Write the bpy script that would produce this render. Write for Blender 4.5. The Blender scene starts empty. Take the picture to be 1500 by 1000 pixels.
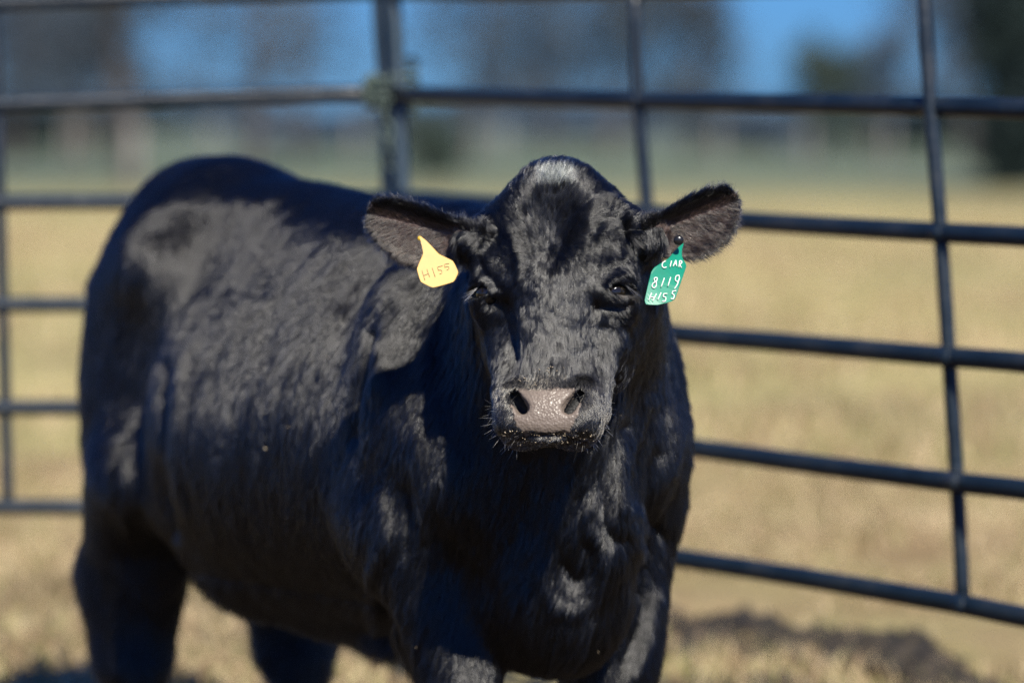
import bpy, bmesh, math
import numpy as np
from mathutils import Vector, Matrix, Quaternion

sc = bpy.context.scene
COL = sc.collection
rng = np.random.default_rng(7)
R = math.radians

# ------------------------------------------------------------------ camera, sky, sun, exposure
CAM_H = 1.40
PITCH = math.atan(335 / 5625)
cam_d = bpy.data.cameras.new('camera')
cam = bpy.data.objects.new('camera', cam_d); COL.objects.link(cam)
cam.location = (0, 0, CAM_H)
cam.rotation_euler = (math.pi / 2 - PITCH, 0, 0)
cam_d.sensor_width = 36
cam_d.lens = 135
cam_d.clip_end = 5000
cam_d.dof.use_dof = True
cam_d.dof.focus_distance = 6.27
cam_d.dof.aperture_fstop = 1.75
sc.camera = cam

SUN_EL, SUN_AZ = R(41), R(18)          # behind the camera, a little to its right
world = bpy.data.worlds.new('World'); sc.world = world
world.use_nodes = True
wn = world.node_tree.nodes; wl = world.node_tree.links
bg = wn['Background']
sky = wn.new('ShaderNodeTexSky'); sky.sky_type = 'NISHITA'
sky.sun_disc = False
sky.sun_elevation = SUN_EL
sky.sun_rotation = math.pi - SUN_AZ
sky.air_density = 1.0; sky.dust_density = 0.2; sky.ozone_density = 3.0
tint = wn.new('ShaderNodeMix'); tint.data_type = 'RGBA'; tint.blend_type = 'MULTIPLY'
tint.inputs[0].default_value = 1.0
tint.inputs[7].default_value = (0.195, 0.50, 1.2, 1)
wl.new(sky.outputs[0], tint.inputs[6])
wl.new(tint.outputs[2], bg.inputs[0])
bg.inputs[1].default_value = 0.056
sun_d = bpy.data.lights.new('sun', 'SUN')
sun_d.energy = 5.0; sun_d.angle = R(0.53); sun_d.color = (1.0, 0.94, 0.82)
sun = bpy.data.objects.new('sun', sun_d); COL.objects.link(sun)
sdir = Vector((math.sin(SUN_AZ) * math.cos(SUN_EL), -math.cos(SUN_AZ) * math.cos(SUN_EL), math.sin(SUN_EL)))
sun.rotation_euler = sdir.to_track_quat('Z', 'Y').to_euler()
sun.location = sdir * 30
sc.view_settings.view_transform = 'Standard'
sc.view_settings.look = 'None'
sc.view_settings.exposure = 0.64
sc.view_settings.gamma = 1.0
sc.cycles.use_denoising = True
sc.cycles.denoising_prefilter = 'NONE'
sc.cycles.max_bounces = 8

# ------------------------------------------------------------------ helpers
cp, sp = math.cos(PITCH), math.sin(PITCH)
def W(px, py, d):
    """point at depth d on the sight line through a pixel of the 1500 x 1000 photograph (used to measure positions)"""
    X = (px - 750) / 5625 * d; Y = (500 - py) / 5625 * d
    return np.array([X, d * cp + Y * sp, CAM_H - d * sp + Y * cp])

def tag(o, label=None, cat=None, group=None, kind=None):
    if label: o['label'] = label
    if cat: o['category'] = cat
    if group: o['group'] = group
    if kind: o['kind'] = kind
    return o

def empty(name, loc=(0, 0, 0)):
    o = bpy.data.objects.new(name, None); COL.objects.link(o); o.location = loc
    o.empty_display_size = 0.2
    return o

def put(o, parent=None):
    """parent keeping the world position (parents here are unrotated empties or meshes at the origin)"""
    COL.objects.link(o)
    if parent is not None:
        o.parent = parent
        off = Vector((0, 0, 0)); q = parent
        while q is not None:
            off = off + q.location; q = q.parent
        o.location = o.location - off
    return o

def mesh_obj(name, V, F, mat, parent=None, smooth=True):
    me = bpy.data.meshes.new(name)
    V = np.asarray(V, dtype=np.float32)
    if isinstance(F, np.ndarray):
        n, w = F.shape
        me.vertices.add(len(V)); me.vertices.foreach_set('co', V.ravel())
        me.loops.add(n * w); me.loops.foreach_set('vertex_index', F.astype(np.int32).ravel())
        me.polygons.add(n); me.polygons.foreach_set('loop_start', np.arange(0, n * w, w, dtype=np.int32))
        me.update(calc_edges=True)
    else:
        me.from_pydata([tuple(map(float, v)) for v in V], [], F)
        me.update()
    if smooth:
        me.polygons.foreach_set('use_smooth', np.ones(len(me.polygons), dtype=bool))
    if mat: me.materials.append(mat)
    o = bpy.data.objects.new(name, me)
    return put(o, parent)

def nrm(v):
    v = np.asarray(v, float)
    return v / (np.linalg.norm(v, axis=-1, keepdims=True) + 1e-9)

def hash3(i, j, k, s):
    h = (i * 374761393 + j * 668265263 + k * 2147483647 + s * 1274126177) & 0xFFFFFFFF
    h = ((h ^ (h >> 13)) * 1274126177) & 0xFFFFFFFF
    h = (h ^ (h >> 16)) & 0xFFFFFF
    return h.astype(np.float64) / 0xFFFFFF

def vnoise(P, s=0):
    """value noise in -1..1"""
    P = np.asarray(P, float)
    I = np.floor(P).astype(np.int64); f = P - I; f = f * f * (3 - 2 * f)
    out = 0
    for dx in (0, 1):
        for dy in (0, 1):
            for dz in (0, 1):
                w = (f[..., 0] if dx else 1 - f[..., 0]) * (f[..., 1] if dy else 1 - f[..., 1]) * (f[..., 2] if dz else 1 - f[..., 2])
                out = out + w * hash3(I[..., 0] + dx, I[..., 1] + dy, I[..., 2] + dz, s)
    return out * 2 - 1

def tube(points, radii, seg=12, cap=True):
    pts = np.array(points, float); n = len(pts)
    rad = np.full(n, radii) if np.isscalar(radii) else np.array(radii, float)
    T = np.zeros_like(pts); T[1:-1] = pts[2:] - pts[:-2]; T[0] = pts[1] - pts[0]; T[-1] = pts[-1] - pts[-2]
    T = nrm(T)
    ref = np.array([0, 0, 1.0]) if abs(T[0][2]) < .9 else np.array([1.0, 0, 0])
    A = nrm(np.cross(T[0], ref)); V = []; F = []
    for i in range(n):
        A = nrm(A - T[i] * np.dot(A, T[i])); B = np.cross(T[i], A)
        for k in range(seg):
            th = 2 * math.pi * k / seg
            V.append(pts[i] + rad[i] * (math.cos(th) * A + math.sin(th) * B))
    for i in range(n - 1):
        for k in range(seg):
            k2 = (k + 1) % seg
            F.append((i * seg + k, i * seg + k2, (i + 1) * seg + k2, (i + 1) * seg + k))
    if cap:
        F.append(tuple(range(seg - 1, -1, -1))); F.append(tuple((n - 1) * seg + k for k in range(seg)))
    return V, F

def catmull(pts, sub=6):
    P = np.array(pts, float)
    P = np.vstack([2 * P[0] - P[1], P, 2 * P[-1] - P[-2]])
    out = []
    for i in range(1, len(P) - 2):
        for k in range(sub):
            t = k / sub
            out.append(.5 * ((2 * P[i]) + (-P[i-1] + P[i+1]) * t + (2*P[i-1] - 5*P[i] + 4*P[i+1] - P[i+2]) * t*t + (-P[i-1] + 3*P[i] - 3*P[i+1] + P[i+2]) * t**3))
    out.append(P[-2])
    return np.array(out)

def join(parts):
    V = []; F = []
    for v, f in parts:
        o = len(V); V.extend(v); F.extend([tuple(i + o for i in q) for q in f])
    return V, F

# ------------------------------------------------------------------ materials
def mat(name, col=(.5, .5, .5), rough=.6, metal=0., spec=.5):
    m = bpy.data.materials.new(name); m.use_nodes = True
    b = m.node_tree.nodes['Principled BSDF']
    b.inputs['Base Color'].default_value = (*col, 1)
    b.inputs['Roughness'].default_value = rough
    b.inputs['Metallic'].default_value = metal
    b.inputs['Specular IOR Level'].default_value = spec
    return m, m.node_tree.nodes, m.node_tree.links, b

def noise_mat(name, cols, scale=4, detail=6, rough=.8, bump=.0, bscale=60, spec=.3, metal=0., stretch=(1, 1, 1)):
    m, N, L, b = mat(name, cols[0], rough, metal, spec)
    tc = N.new('ShaderNodeTexCoord'); mp = N.new('ShaderNodeMapping'); mp.inputs['Scale'].default_value = stretch
    L.new(tc.outputs['Object'], mp.inputs[0])
    no = N.new('ShaderNodeTexNoise'); no.inputs['Scale'].default_value = scale; no.inputs['Detail'].default_value = detail
    L.new(mp.outputs[0], no.inputs['Vector'])
    cr = N.new('ShaderNodeValToRGB'); L.new(no.outputs['Fac'], cr.inputs[0])
    els = cr.color_ramp.elements
    while len(els) < len(cols): els.new(.5)
    for i, c in enumerate(cols):
        els[i].position = .3 + .4 * i / (len(cols) - 1); els[i].color = (*c, 1)
    L.new(cr.outputs[0], b.inputs['Base Color'])
    if bump:
        n2 = N.new('ShaderNodeTexNoise'); n2.inputs['Scale'].default_value = bscale; n2.inputs['Detail'].default_value = 5
        L.new(mp.outputs[0], n2.inputs['Vector'])
        bm = N.new('ShaderNodeBump'); bm.inputs['Strength'].default_value = bump; bm.inputs['Distance'].default_value = .01
        L.new(n2.outputs['Fac'], bm.inputs['Height']); L.new(bm.outputs[0], b.inputs['Normal'])
    return m

M_rail = noise_mat('painted_steel', [(.004, .010, .018), (.008, .016, .027), (.022, .028, .036)], 9, 8, .38, .25, 90, .5)
M_post = noise_mat('post_steel', [(.02, .038, .055), (.04, .06, .08)], 9, 8, .4, .25, 90, .5)
M_chain = noise_mat('chain_steel', [(.03, .05, .045), (.10, .135, .115)], 60, 4, .5, 0, 60, .5)
M_bark = noise_mat('bark', [(.05, .045, .045), (.10, .09, .085)], 3, 8, .9, .5, 20, .1, stretch=(1, 1, .2))
M_wood = noise_mat('weathered_wood', [(.16, .15, .14), (.30, .28, .25)], 5, 8, .85, .3, 30, .1, stretch=(4, 4, .5))
def leaf_mat(name, c1, c2):
    return noise_mat(name, [c1, c2], .9, 3, .7, 0, 1, .15)
M_twig = leaf_mat('winter_twigs', (.035, .046, .058), (.075, .09, .10))
M_ever = leaf_mat('evergreen_leaves', (.01, .018, .02), (.025, .04, .035))
M_bush = leaf_mat('bush_leaves', (.03, .05, .045), (.07, .09, .07))
M_far = leaf_mat('haze_tinted_leaves', (.045, .07, .105), (.085, .115, .15))  # blue of the distance haze is mixed into this leaf colour

# ------------------------------------------------------------------ ground
def ground_mat():
    m, N, L, b = mat('dry_pasture', (.4, .33, .2), .95, 0, .1)
    geo = N.new('ShaderNodeNewGeometry'); sep = N.new('ShaderNodeSeparateXYZ'); L.new(geo.outputs['Position'], sep.inputs[0])
    def noise(scale, detail=5, rough=.6):
        n = N.new('ShaderNodeTexNoise'); n.inputs['Scale'].default_value = scale; n.inputs['Detail'].default_value = detail
        n.inputs['Roughness'].default_value = rough; L.new(geo.outputs['Position'], n.inputs['Vector']); return n.outputs['Fac']
    def ramp(fac, a, bb, c0=(0, 0, 0, 1), c1=(1, 1, 1, 1)):
        r = N.new('ShaderNodeValToRGB'); r.color_ramp.elements[0].position = a; r.color_ramp.elements[1].position = bb
        r.color_ramp.elements[0].color = c0; r.color_ramp.elements[1].color = c1; L.new(fac, r.inputs[0]); return r.outputs[0]
    def mix(f, a, c):
        x = N.new('ShaderNodeMix'); x.data_type = 'RGBA'; L.new(f, x.inputs[0])
        for s, v in ((6, a), (7, c)):
            if isinstance(v, tuple): x.inputs[s].default_value = (*v, 1)
            else: L.new(v, x.inputs[s])
        return x.outputs[2]
    def rng_y(y0, y1):
        q = N.new('ShaderNodeMapRange'); q.inputs[1].default_value = y0; q.inputs[2].default_value = y1
        q.interpolation_type = 'SMOOTHSTEP'
        L.new(sep.outputs['Y'], q.inputs[0]); return q.outputs[0]
    def mul(a, c):
        x = N.new('ShaderNodeMath'); x.operation = 'MULTIPLY'; L.new(a, x.inputs[0])
        if isinstance(c, (int, float)): x.inputs[1].default_value = c
        else: L.new(c, x.inputs[1])
        return x.outputs[0]
    straw = mix(ramp(noise(.5, 6), .35, .65), (.41, .345, .15), (.54, .465, .215))
    straw = mix(mul(ramp(noise(.16, 5, .7), .46, .62), .75), straw, (.19, .195, .085))
    straw = mix(mul(ramp(noise(.31, 5, .7), .54, .66), .6), straw, (.30, .20, .12))
    straw = mix(mul(ramp(noise(9, 6), .45, .75), .35), straw, (.20, .15, .08))
    dirt = mix(ramp(noise(1.3, 6), .35, .65), (.27, .19, .10), (.41, .31, .165))
    near = N.new('ShaderNodeMath'); near.operation = 'SUBTRACT'; near.inputs[0].default_value = 1
    L.new(rng_y(12, 19), near.inputs[1])
    c = mix(mul(near.outputs[0], ramp(noise(.45, 4), .36, .56)), straw, dirt)
    pen = N.new('ShaderNodeMath'); pen.operation = 'SUBTRACT'; pen.inputs[0].default_value = 1; L.new(rng_y(8.9, 9.5), pen.inputs[1])  # pen soil out of view, darkened to cut bounce light on the bull
    c = mix(pen.outputs[0], c, mix(ramp(noise(2.2, 6), .35, .65), (.055, .042, .030), (.12, .09, .06)))
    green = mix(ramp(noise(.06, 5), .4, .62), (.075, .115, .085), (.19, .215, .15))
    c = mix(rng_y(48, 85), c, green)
    c = mix(mul(rng_y(130, 260), .8), c, (.13, .16, .15))  # air haze painted onto the far field as a grey tint
    L.new(c, b.inputs['Base Color'])
    bm = N.new('ShaderNodeBump'); bm.inputs['Strength'].default_value = .8; bm.inputs['Distance'].default_value = .03
    L.new(noise(25, 8, .7), bm.inputs['Height']); L.new(bm.outputs[0], b.inputs['Normal'])
    return m
M_ground = ground_mat()
def ground_z(x, y):
    P = np.stack([np.asarray(x, float) * 1.7, np.asarray(y, float) * 1.7, np.zeros_like(np.asarray(x, float))], -1)
    return .018 * vnoise(P, 3) + .012 * vnoise(P * 3.1, 4)
gx = np.concatenate([-np.geomspace(1500, 7, 22), np.linspace(-6, 6, 121), np.geomspace(7, 1500, 22)])
gy = np.concatenate([-np.geomspace(400, 3, 12), np.linspace(-1, 20, 200), np.geomspace(21, 2500, 40)])
GX, GY = np.meshgrid(gx, gy, indexing='ij')
fade = np.clip((30 - GY) / 12, 0, 1) * np.clip((GY + 4) / 3, 0, 1) * np.clip((8 - abs(GX)) / 2, 0, 1)
GZ = ground_z(GX, GY) * fade
nI, nJ = GX.shape
idx = np.arange(nI * nJ).reshape(nI, nJ)
gF = np.stack([idx[:-1, :-1], idx[1:, :-1], idx[1:, 1:], idx[:-1, 1:]], -1).reshape(-1, 4)
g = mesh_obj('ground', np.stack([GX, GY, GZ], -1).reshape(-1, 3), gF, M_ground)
tag(g, kind='structure')

def blades(name, xs, ys, h, w, lean, mats, label, cat='grass', parent=None):
    n = len(xs)
    z = ground_z(xs, ys)
    th = rng.uniform(0, 2 * math.pi, n); la = rng.uniform(0, 2 * math.pi, n)
    base = np.stack([xs, ys, z - .004], -1)
    wv = np.stack([np.cos(th), np.sin(th), np.zeros(n)], -1) * (w * rng.uniform(.6, 1.3, n))[:, None]
    lv = np.stack([np.cos(la), np.sin(la), np.zeros(n)], -1)
    hh = h * rng.uniform(.5, 1.3, n); le = lean * rng.uniform(.3, 1.5, n)
    mid = base + lv * (hh * le * .35)[:, None] + np.stack([0 * hh, 0 * hh, hh * .6], -1)
    top = base + lv * (hh * le)[:, None] + np.stack([0 * hh, 0 * hh, hh], -1)
    V = np.stack([base - wv, base + wv, mid - wv * .7, mid + wv * .7, top], 1).reshape(-1, 3)
    o = np.arange(n)[:, None] * 5
    F = np.concatenate([o + np.array([0, 1, 3]), o + np.array([0, 3, 2]), o + np.array([2, 3, 4])], 0)
    ob = mesh_obj(name, V, F, None, parent)
    for m in mats: ob.data.materials.append(m)
    mi = rng.choice(len(mats), n, p=np.array([.50, .2, .30])[:len(mats)] / 1.0)
    ob.data.polygons.foreach_set('material_index', np.concatenate([mi, mi, mi]).astype(np.int32))
    tag(ob, label, cat, kind='stuff')
    return ob
M_g1 = noise_mat('straw_blade', [(.38, .29, .17), (.60, .49, .31)], 1.5, 4, .8, spec=.2)
M_g2 = noise_mat('green_blade', [(.16, .17, .06), (.26, .26, .10)], 1.5, 4, .8, spec=.2)
M_g3 = noise_mat('brown_blade', [(.18, .12, .07), (.30, .20, .12)], 1.5, 4, .8, spec=.2)
def clump_pts(n, x0, x1, y0, y1, thr, sc_=1.6, s=11):
    xs = rng.uniform(x0, x1, n * 3); ys = y0 + (y1 - y0) * rng.uniform(0, 1, n * 3) ** 1.2
    v = vnoise(np.stack([xs * sc_, ys * sc_, xs * 0], -1), s) + rng.normal(0, .25, n * 3)
    k = v > thr
    return xs[k][:n], ys[k][:n]
xs, ys = clump_pts(60000, -3.2, 3.2, 9.0, 15, 0.0)
blades('dry_grass', xs, ys, .065, .0032, .9, [M_g1, M_g2, M_g3], 'short dry straw coloured grass on the ground at the foot of the steel fence behind the bull')
xs, ys = clump_pts(42000, -9, 9, 15, 55, 0.1, .8, 13)
k = np.abs(xs) < ys * .2; xs, ys = xs[k], ys[k]
zz = ground_z
def ground_z(x, y): return 0 * x
blades('pasture_grass', xs, ys, .11, .009, .8, [M_g1, M_g2, M_g3], 'taller tufts of straw and olive grass across the open pasture behind the steel fence')
ground_z = zz
# dark trampled dung and damp clods right of the bull
def clod_mesh(n, cx, cy):
    Vs = []; Fs = []; o = 0
    ico = bmesh.new(); bmesh.ops.create_icosphere(ico, subdivisions=1, radius=1)
    bv = np.array([v.co[:] for v in ico.verts]); bf = np.array([[v.index for v in f.verts] for f in ico.faces]); ico.free()
    x = cx; y = cy
    for i in range(n):
        r = rng.uniform(.012, .05)
        d = bv * (1 + .35 * rng.standard_normal((len(bv), 1))) * np.array([r * rng.uniform(.8, 1.8), r * rng.uniform(.8, 1.8), r * rng.uniform(.5, 1.1)])
        Vs.append(d + np.array([x[i], y[i], float(ground_z(x[i], y[i])) + r * .25])); Fs.append(bf + o); o += len(bv)
    return np.concatenate(Vs), np.concatenate(Fs)
M_dung = noise_mat('damp_dung', [(.012, .012, .011), (.05, .04, .03)], 20, 5, .8, spec=.3)
n = 1500; tt = rng.uniform(0, 1, n)
cx = .36 + .68 * tt + rng.normal(0, .10, n); cy = 10.35 - .95 * tt + rng.normal(0, .17, n)
kk = vnoise(np.stack([cx * 7, cy * 5, cx * 0], -1), 21) > .12
v_, f_ = clod_mesh(int(kk.sum()), cx[kk], cy[kk])
tag(mesh_obj('dung_clods', v_, f_, M_dung, smooth=False), 'scatter of dark dung and damp clods on the straw ground right of the bull', 'dung', kind='stuff')

# ------------------------------------------------------------------ fence panels
def panel(label, group='steel fence panels round the pen'):
    r = empty('fence'); tag(r, label, 'fence', group); return r
def rail(name, px_pts, depth, rad, parent, m=M_rail, seg=14):
    pts = [W(x, y, depth(x)) for x, y in px_pts]
    v, f = tube(catmull(pts, 6), rad * 1.15, seg)
    return mesh_obj(name, v, f, m, parent)
def weld(p, r, parent):
    bm = bmesh.new(); bmesh.ops.create_uvsphere(bm, u_segments=12, v_segments=8, radius=r)
    V = [tuple(np.array(v.co[:]) * (1, 1, .8) + p) for v in bm.verts]; F = [tuple(v.index for v in f.verts) for f in bm.faces]; bm.free()
    return mesh_obj('weld', V, F, M_rail, parent)
dl = lambda x: 9.30
dr = lambda x: 1 / (1 / 9.25 + (1 / 7.6 - 1 / 9.25) * (x - 575) / 925)
pl = panel('dark steel pipe fence panel behind the rump of the bull, left of the chained joint')
for pts in ([(-420, 20), (-200, 10), (0, 4), (270, -5), (556, -13)],
            [(-420, 175), (-200, 163), (0, 153), (270, 144), (556, 136)],
            [(-420, 312), (-200, 303), (0, 297), (220, 296), (560, 292)],
            [(-420, 450), (-200, 447), (0, 446), (135, 446), (562, 443)],
            [(-420, 597), (-200, 597), (0, 597), (135, 597), (566, 597)],
            [(-420, 738), (-200, 740), (0, 742), (135, 743), (570, 750)]):
    rail('rail', pts, dl, .0175, pl)
rail('upright', [(-10, -4), (-5, 150), (0, 298), (4, 446), (8, 597), (12, 742)], lambda x: 9.31, .0125, pl)
def to_ground(px_pts, depth, rad, parent, name='end_post', m=M_post):
    pts = [W(x, y, depth) for x, y in px_pts]
    last = pts[-1].copy(); d = nrm(pts[-1] - pts[-2]); last = last + d * (last[2] / -d[2]) if d[2] < 0 else last
    last[2] = -.02
    v, f = tube(catmull(pts + [last], 5), rad, 16)
    return mesh_obj(name, v, f, m, parent)
to_ground([(555, -42), (559, 40), (566, 140), (571, 290), (579, 500), (584, 700)], 9.31, .021, pl)
to_ground([(-425, -20), (-420, 300), (-415, 700)], 9.31, .019, pl)
pr = panel('dark steel pipe fence panel behind the head of the bull, right of the chained joint')
R_ = [[(580, -13), (750, -11), (935, -15), (1150, -19), (1385, -26), (1500, -28), (1750, -38), (2000, -48)],
      [(580, 138), (750, 143), (935, 147), (1150, 151), (1385, 156), (1500, 160), (1750, 170), (2000, 182)],
      [(584, 291), (700, 298), (935, 312), (1090, 324), (1385, 341), (1500, 347), (1750, 364), (2000, 384)],
      [(588, 450), (750, 464), (980, 488), (1150, 502), (1385, 522), (1500, 531), (1750, 556), (2000, 584)],
      [(592, 604), (800, 629), (1030, 658), (1200, 681), (1400, 706), (1500, 717), (1750, 752), (2000, 790)],
      [(598, 762), (800, 788), (1000, 818), (1150, 841), (1300, 866), (1415, 886), (1500, 903), (1750, 948), (2000, 996)]]
for pts in R_:
    rail('rail', pts, dr, .0185, pr)
rail('upright', [(929, -17), (935, 147), (948, 312), (956, 488), (963, 650), (968, 813)], lambda x: dr(940) + .005, .0135, pr)
rail('upright', [(1352, -26), (1363, 155), (1378, 341), (1390, 522), (1402, 706), (1411, 886)], lambda x: dr(1380) + .005, .0135, pr)
rail('upright', [(1780, -38), (1795, 172), (1812, 368), (1828, 560), (1844, 765), (1860, 965)], lambda x: dr(1820) + .005, .0135, pr)
to_ground([(574, -42), (578, 40), (584, 140), (590, 290), (598, 500), (603, 700)], 9.25, .019, pr)
to_ground([(2000, -60), (2010, 300), (2025, 900)], dr(2010), .019, pr)

for (x_, y_) in ((935, 147), (948, 312), (956, 486), (1363, 155), (1378, 341), (1390, 523), (1402, 706), (1411, 886)):
    weld(W(x_, y_, dr(x_) - .004), .026, pr)
# chain round the joint
ch = empty('chain', tuple(W(572, 118, 9.22))); tag(ch, 'short pale green grey chain wrapped round the pipe posts where the two fence panels meet', 'chain')
def link_mesh(c, q, R1=.016, r=.004):
    V = []; F = []; nu, nv = 14, 7
    for i in range(nu):
        a = 2 * math.pi * i / nu
        ctr = np.array([math.cos(a) * R1 * .7, math.sin(a) * R1 + (.006 if math.sin(a) > 0 else -.006), 0])
        rad = nrm(np.array([math.cos(a), math.sin(a), 0]))
        for j in range(nv):
            b = 2 * math.pi * j / nv
            p = ctr + r * (math.cos(b) * rad + math.sin(b) * np.array([0, 0, 1]))
            V.append(np.array(q @ Vector(p)) + c)
    for i in range(nu):
        for j in range(nv):
            F.append((i * nv + j, ((i + 1) % nu) * nv + j, ((i + 1) % nu) * nv + (j + 1) % nv, i * nv + (j + 1) % nv))
    return V, F
cc = W(573, 120, 9.28)
for turn in range(3):
    for k in range(12):
        a = 2 * math.pi * k / 12
        c = cc + np.array([math.cos(a) * .052, math.sin(a) * .036, (1 - turn) * .034 + .018 * math.cos(a + turn) - .0028 * k])
        q = Quaternion((0, 0, 1), a + R(0)) @ Quaternion((0, 1, 0), R(90) * (k % 2) ) @ Quaternion((1, 0, 0), R(90 if k % 2 else 10)) 
        v, f = link_mesh(c, q)
        mesh_obj('link', v, f, M_chain, ch)
for k in range(5):
    c = cc + np.array([-.02 + .006 * k, -.045, -.05 - .034 * k])
    v, f = link_mesh(c, Quaternion((0, 0, 1), R(90) * (k % 2)) @ Quaternion((1, 0, 0), R(90)) @ Quaternion((0, 0, 1), R(0)))
    mesh_obj('link', v, f, M_chain, ch)

#==TREES==
# ------------------------------------------------------------------ trees and far field
def gpt(px, D):
    return np.array([(px - 750) / 5625 * D, D, 0.0])
def tree(name, px, D, h, trunk_r, crown_r, crown_z, n, leaf, label, cat, mleaf, spread=1.0, lean=0., droop=0.2, limbs=9, group=None, seed=0):
    rg = np.random.default_rng(100 + seed)
    base = gpt(px, D)
    if 'evergreen' not in name: n = int(n * .5); leaf *= .8; crown_r *= .8
    o = empty(name, tuple(base)); tag(o, label, cat, group)
    parts = []
    top = base + np.array([lean * h, 0, h * .8])
    mid = (base + top) / 2 + np.array([rg.normal(0, .03) * h, rg.normal(0, .03) * h, 0])
    tr = catmull([base - [0, 0, .2], base + (mid - base) * .5, mid, (mid + top) / 2, top], 4)
    parts.append(tube(tr, np.linspace(trunk_r * 1.15, trunk_r * .25, len(tr)), 9))
    tips = []
    for i in range(limbs):
        t = rg.uniform(.28, .95); s = tr[int(t * (len(tr) - 1))]
        a = 2 * math.pi * (i / limbs + rg.uniform(0, .1)); L = crown_r * rg.uniform(.6, 1.05) * (1.1 - .4 * t)
        e = s + np.array([math.cos(a) * L, math.sin(a) * L, L * rg.uniform(-.1, .6)])
        m = (s + e) / 2 + np.array([0, 0, L * .18])
        lp = catmull([s, m, e], 4); parts.append(tube(lp, np.linspace(trunk_r * .4, trunk_r * .08, len(lp)), 6))
        tips += [e, m, (m + e) / 2]
        for _ in range(3):
            q = lp[rg.integers(2, len(lp))]; e2 = q + rg.normal(0, .35, 3) * crown_r * np.array([1, 1, .8])
            parts.append(tube([q, (q + e2) / 2 + [0, 0, .1], e2], [trunk_r * .12, trunk_r * .08, trunk_r * .03], 5)); tips.append(e2)
    v, f = join(parts); mesh_obj('trunk', v, f, M_bark, o)
    tips = np.array(tips)
    c = tips[rg.integers(0, len(tips), n)] + rg.normal(0, 1, (n, 3)) * crown_r * .2 * np.array([1, 1, .9]) * spread
    c[:, 2] -= np.abs(rg.normal(0, droop, n)) * crown_r
    z0 = crown_z
    k = c[:, 2] > z0 + rg.uniform(-.3, .6, n); c = c[k]; n = len(c)
    a1 = nrm(rg.normal(0, 1, (n, 3))); a2 = nrm(np.cross(a1, rg.normal(0, 1, (n, 3))))
    s = leaf * rg.uniform(.5, 1.5, (n, 1))
    V = np.stack([c - a1 * s, c + a2 * s * .35, c + a1 * s, c - a2 * s * .35], 1).reshape(-1, 3)
    F = np.arange(n * 4).reshape(n, 4)
    mesh_obj('crown', V, F, mleaf, o)
    return o
gT = 'trees beyond the pasture'
T = [  # name, px, D, h, trunk r, crown r, crown bottom, n, leaf, label, category, leaf material, spread, lean, droop
 ('bare_tree', 192, 78, 9, .24, 2.8, 1.9, 5200, .16, 'bare winter tree with a thick dark trunk standing beyond the left end of the fence', 'tree', M_twig, 1, -.01, .3),
 ('bare_tree', 118, 120, 10, .3, 3.2, 1.5, 6000, .2, 'wide dim bare tree beyond the fence, furthest left but one', 'tree', M_twig, 1, .02, .3),
 ('bare_tree', 70, 150, 10, .25, 4.0, .8, 12000, .2, 'broad blue grey tree left of the thick trunked tree', 'tree', M_far, 1, 0, .4),
 ('bare_tree', 20, 110, 11, .3, 4.0, 1.8, 6000, .2, 'dim blue grey tree at the far left edge beyond the fence', 'tree', M_far, 1, 0, .4),
 ('drooping_tree', 372, 92, 9, .2, 3.0, 2.1, 4200, .13, 'tree with drooping bare branches beyond the rails above the rump of the bull', 'tree', M_twig, 1, 0, .75),
 ('drooping_tree', 440, 100, 8, .14, 2.2, 1.9, 2600, .13, 'slim drooping tree between the bull rump and the chained post', 'tree', M_twig, 1, 0, .7),
 ('bare_tree', 690, 105, 8, .16, 2.6, 1.9, 4600, .16, 'thin bare tree just right of the chained post', 'tree', M_twig, 1.1, .03, .4),
 ('bare_tree', 800, 150, 9, .2, 3.2, 1.6, 5200, .22, 'hazy grey tree above the poll of the bull', 'tree', M_far, 1.1, 0, .4),
 ('bare_tree', 890, 130, 9, .2, 3.0, 1.2, 5200, .2, 'brown grey tree behind the upright bar above the right ear side of the head', 'tree', M_twig, 1, 0, .3),
 ('round_tree', 1010, 120, 7.5, .2, 2.2, .9, 6800, .17, 'rounded brown grey tree just above the bull ear with the green tag', 'tree', M_twig, 1, 0, .35),
 ('round_tree', 1205, 125, 4.6, .2, 1.5, .6, 5600, .17, 'low rounded dark tree beyond the middle of the right panel', 'tree', M_bush, 1, 0, .3),
 ('round_tree', 1275, 130, 5.2, .22, 1.8, .7, 6200, .18, 'taller rounded slate coloured tree left of the right upright bar', 'tree', M_far, 1, 0, .3),
 ('bare_tree', 1420, 110, 8, .2, 2.4, .9, 5200, .18, 'blue grey tree right of the right upright bar', 'tree', M_far, 1, 0, .3),
 ('evergreen_tree', 1490, 72, 6, .16, 1.3, .15, 9000, .13, 'nearly black evergreen at the far right edge beyond the fence', 'tree', M_ever, 1, 0, .4),
]
for i, t in enumerate(T):
    tree(*t[:12], spread=t[12], lean=t[13], droop=t[14], seed=i, group=gT)
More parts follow.
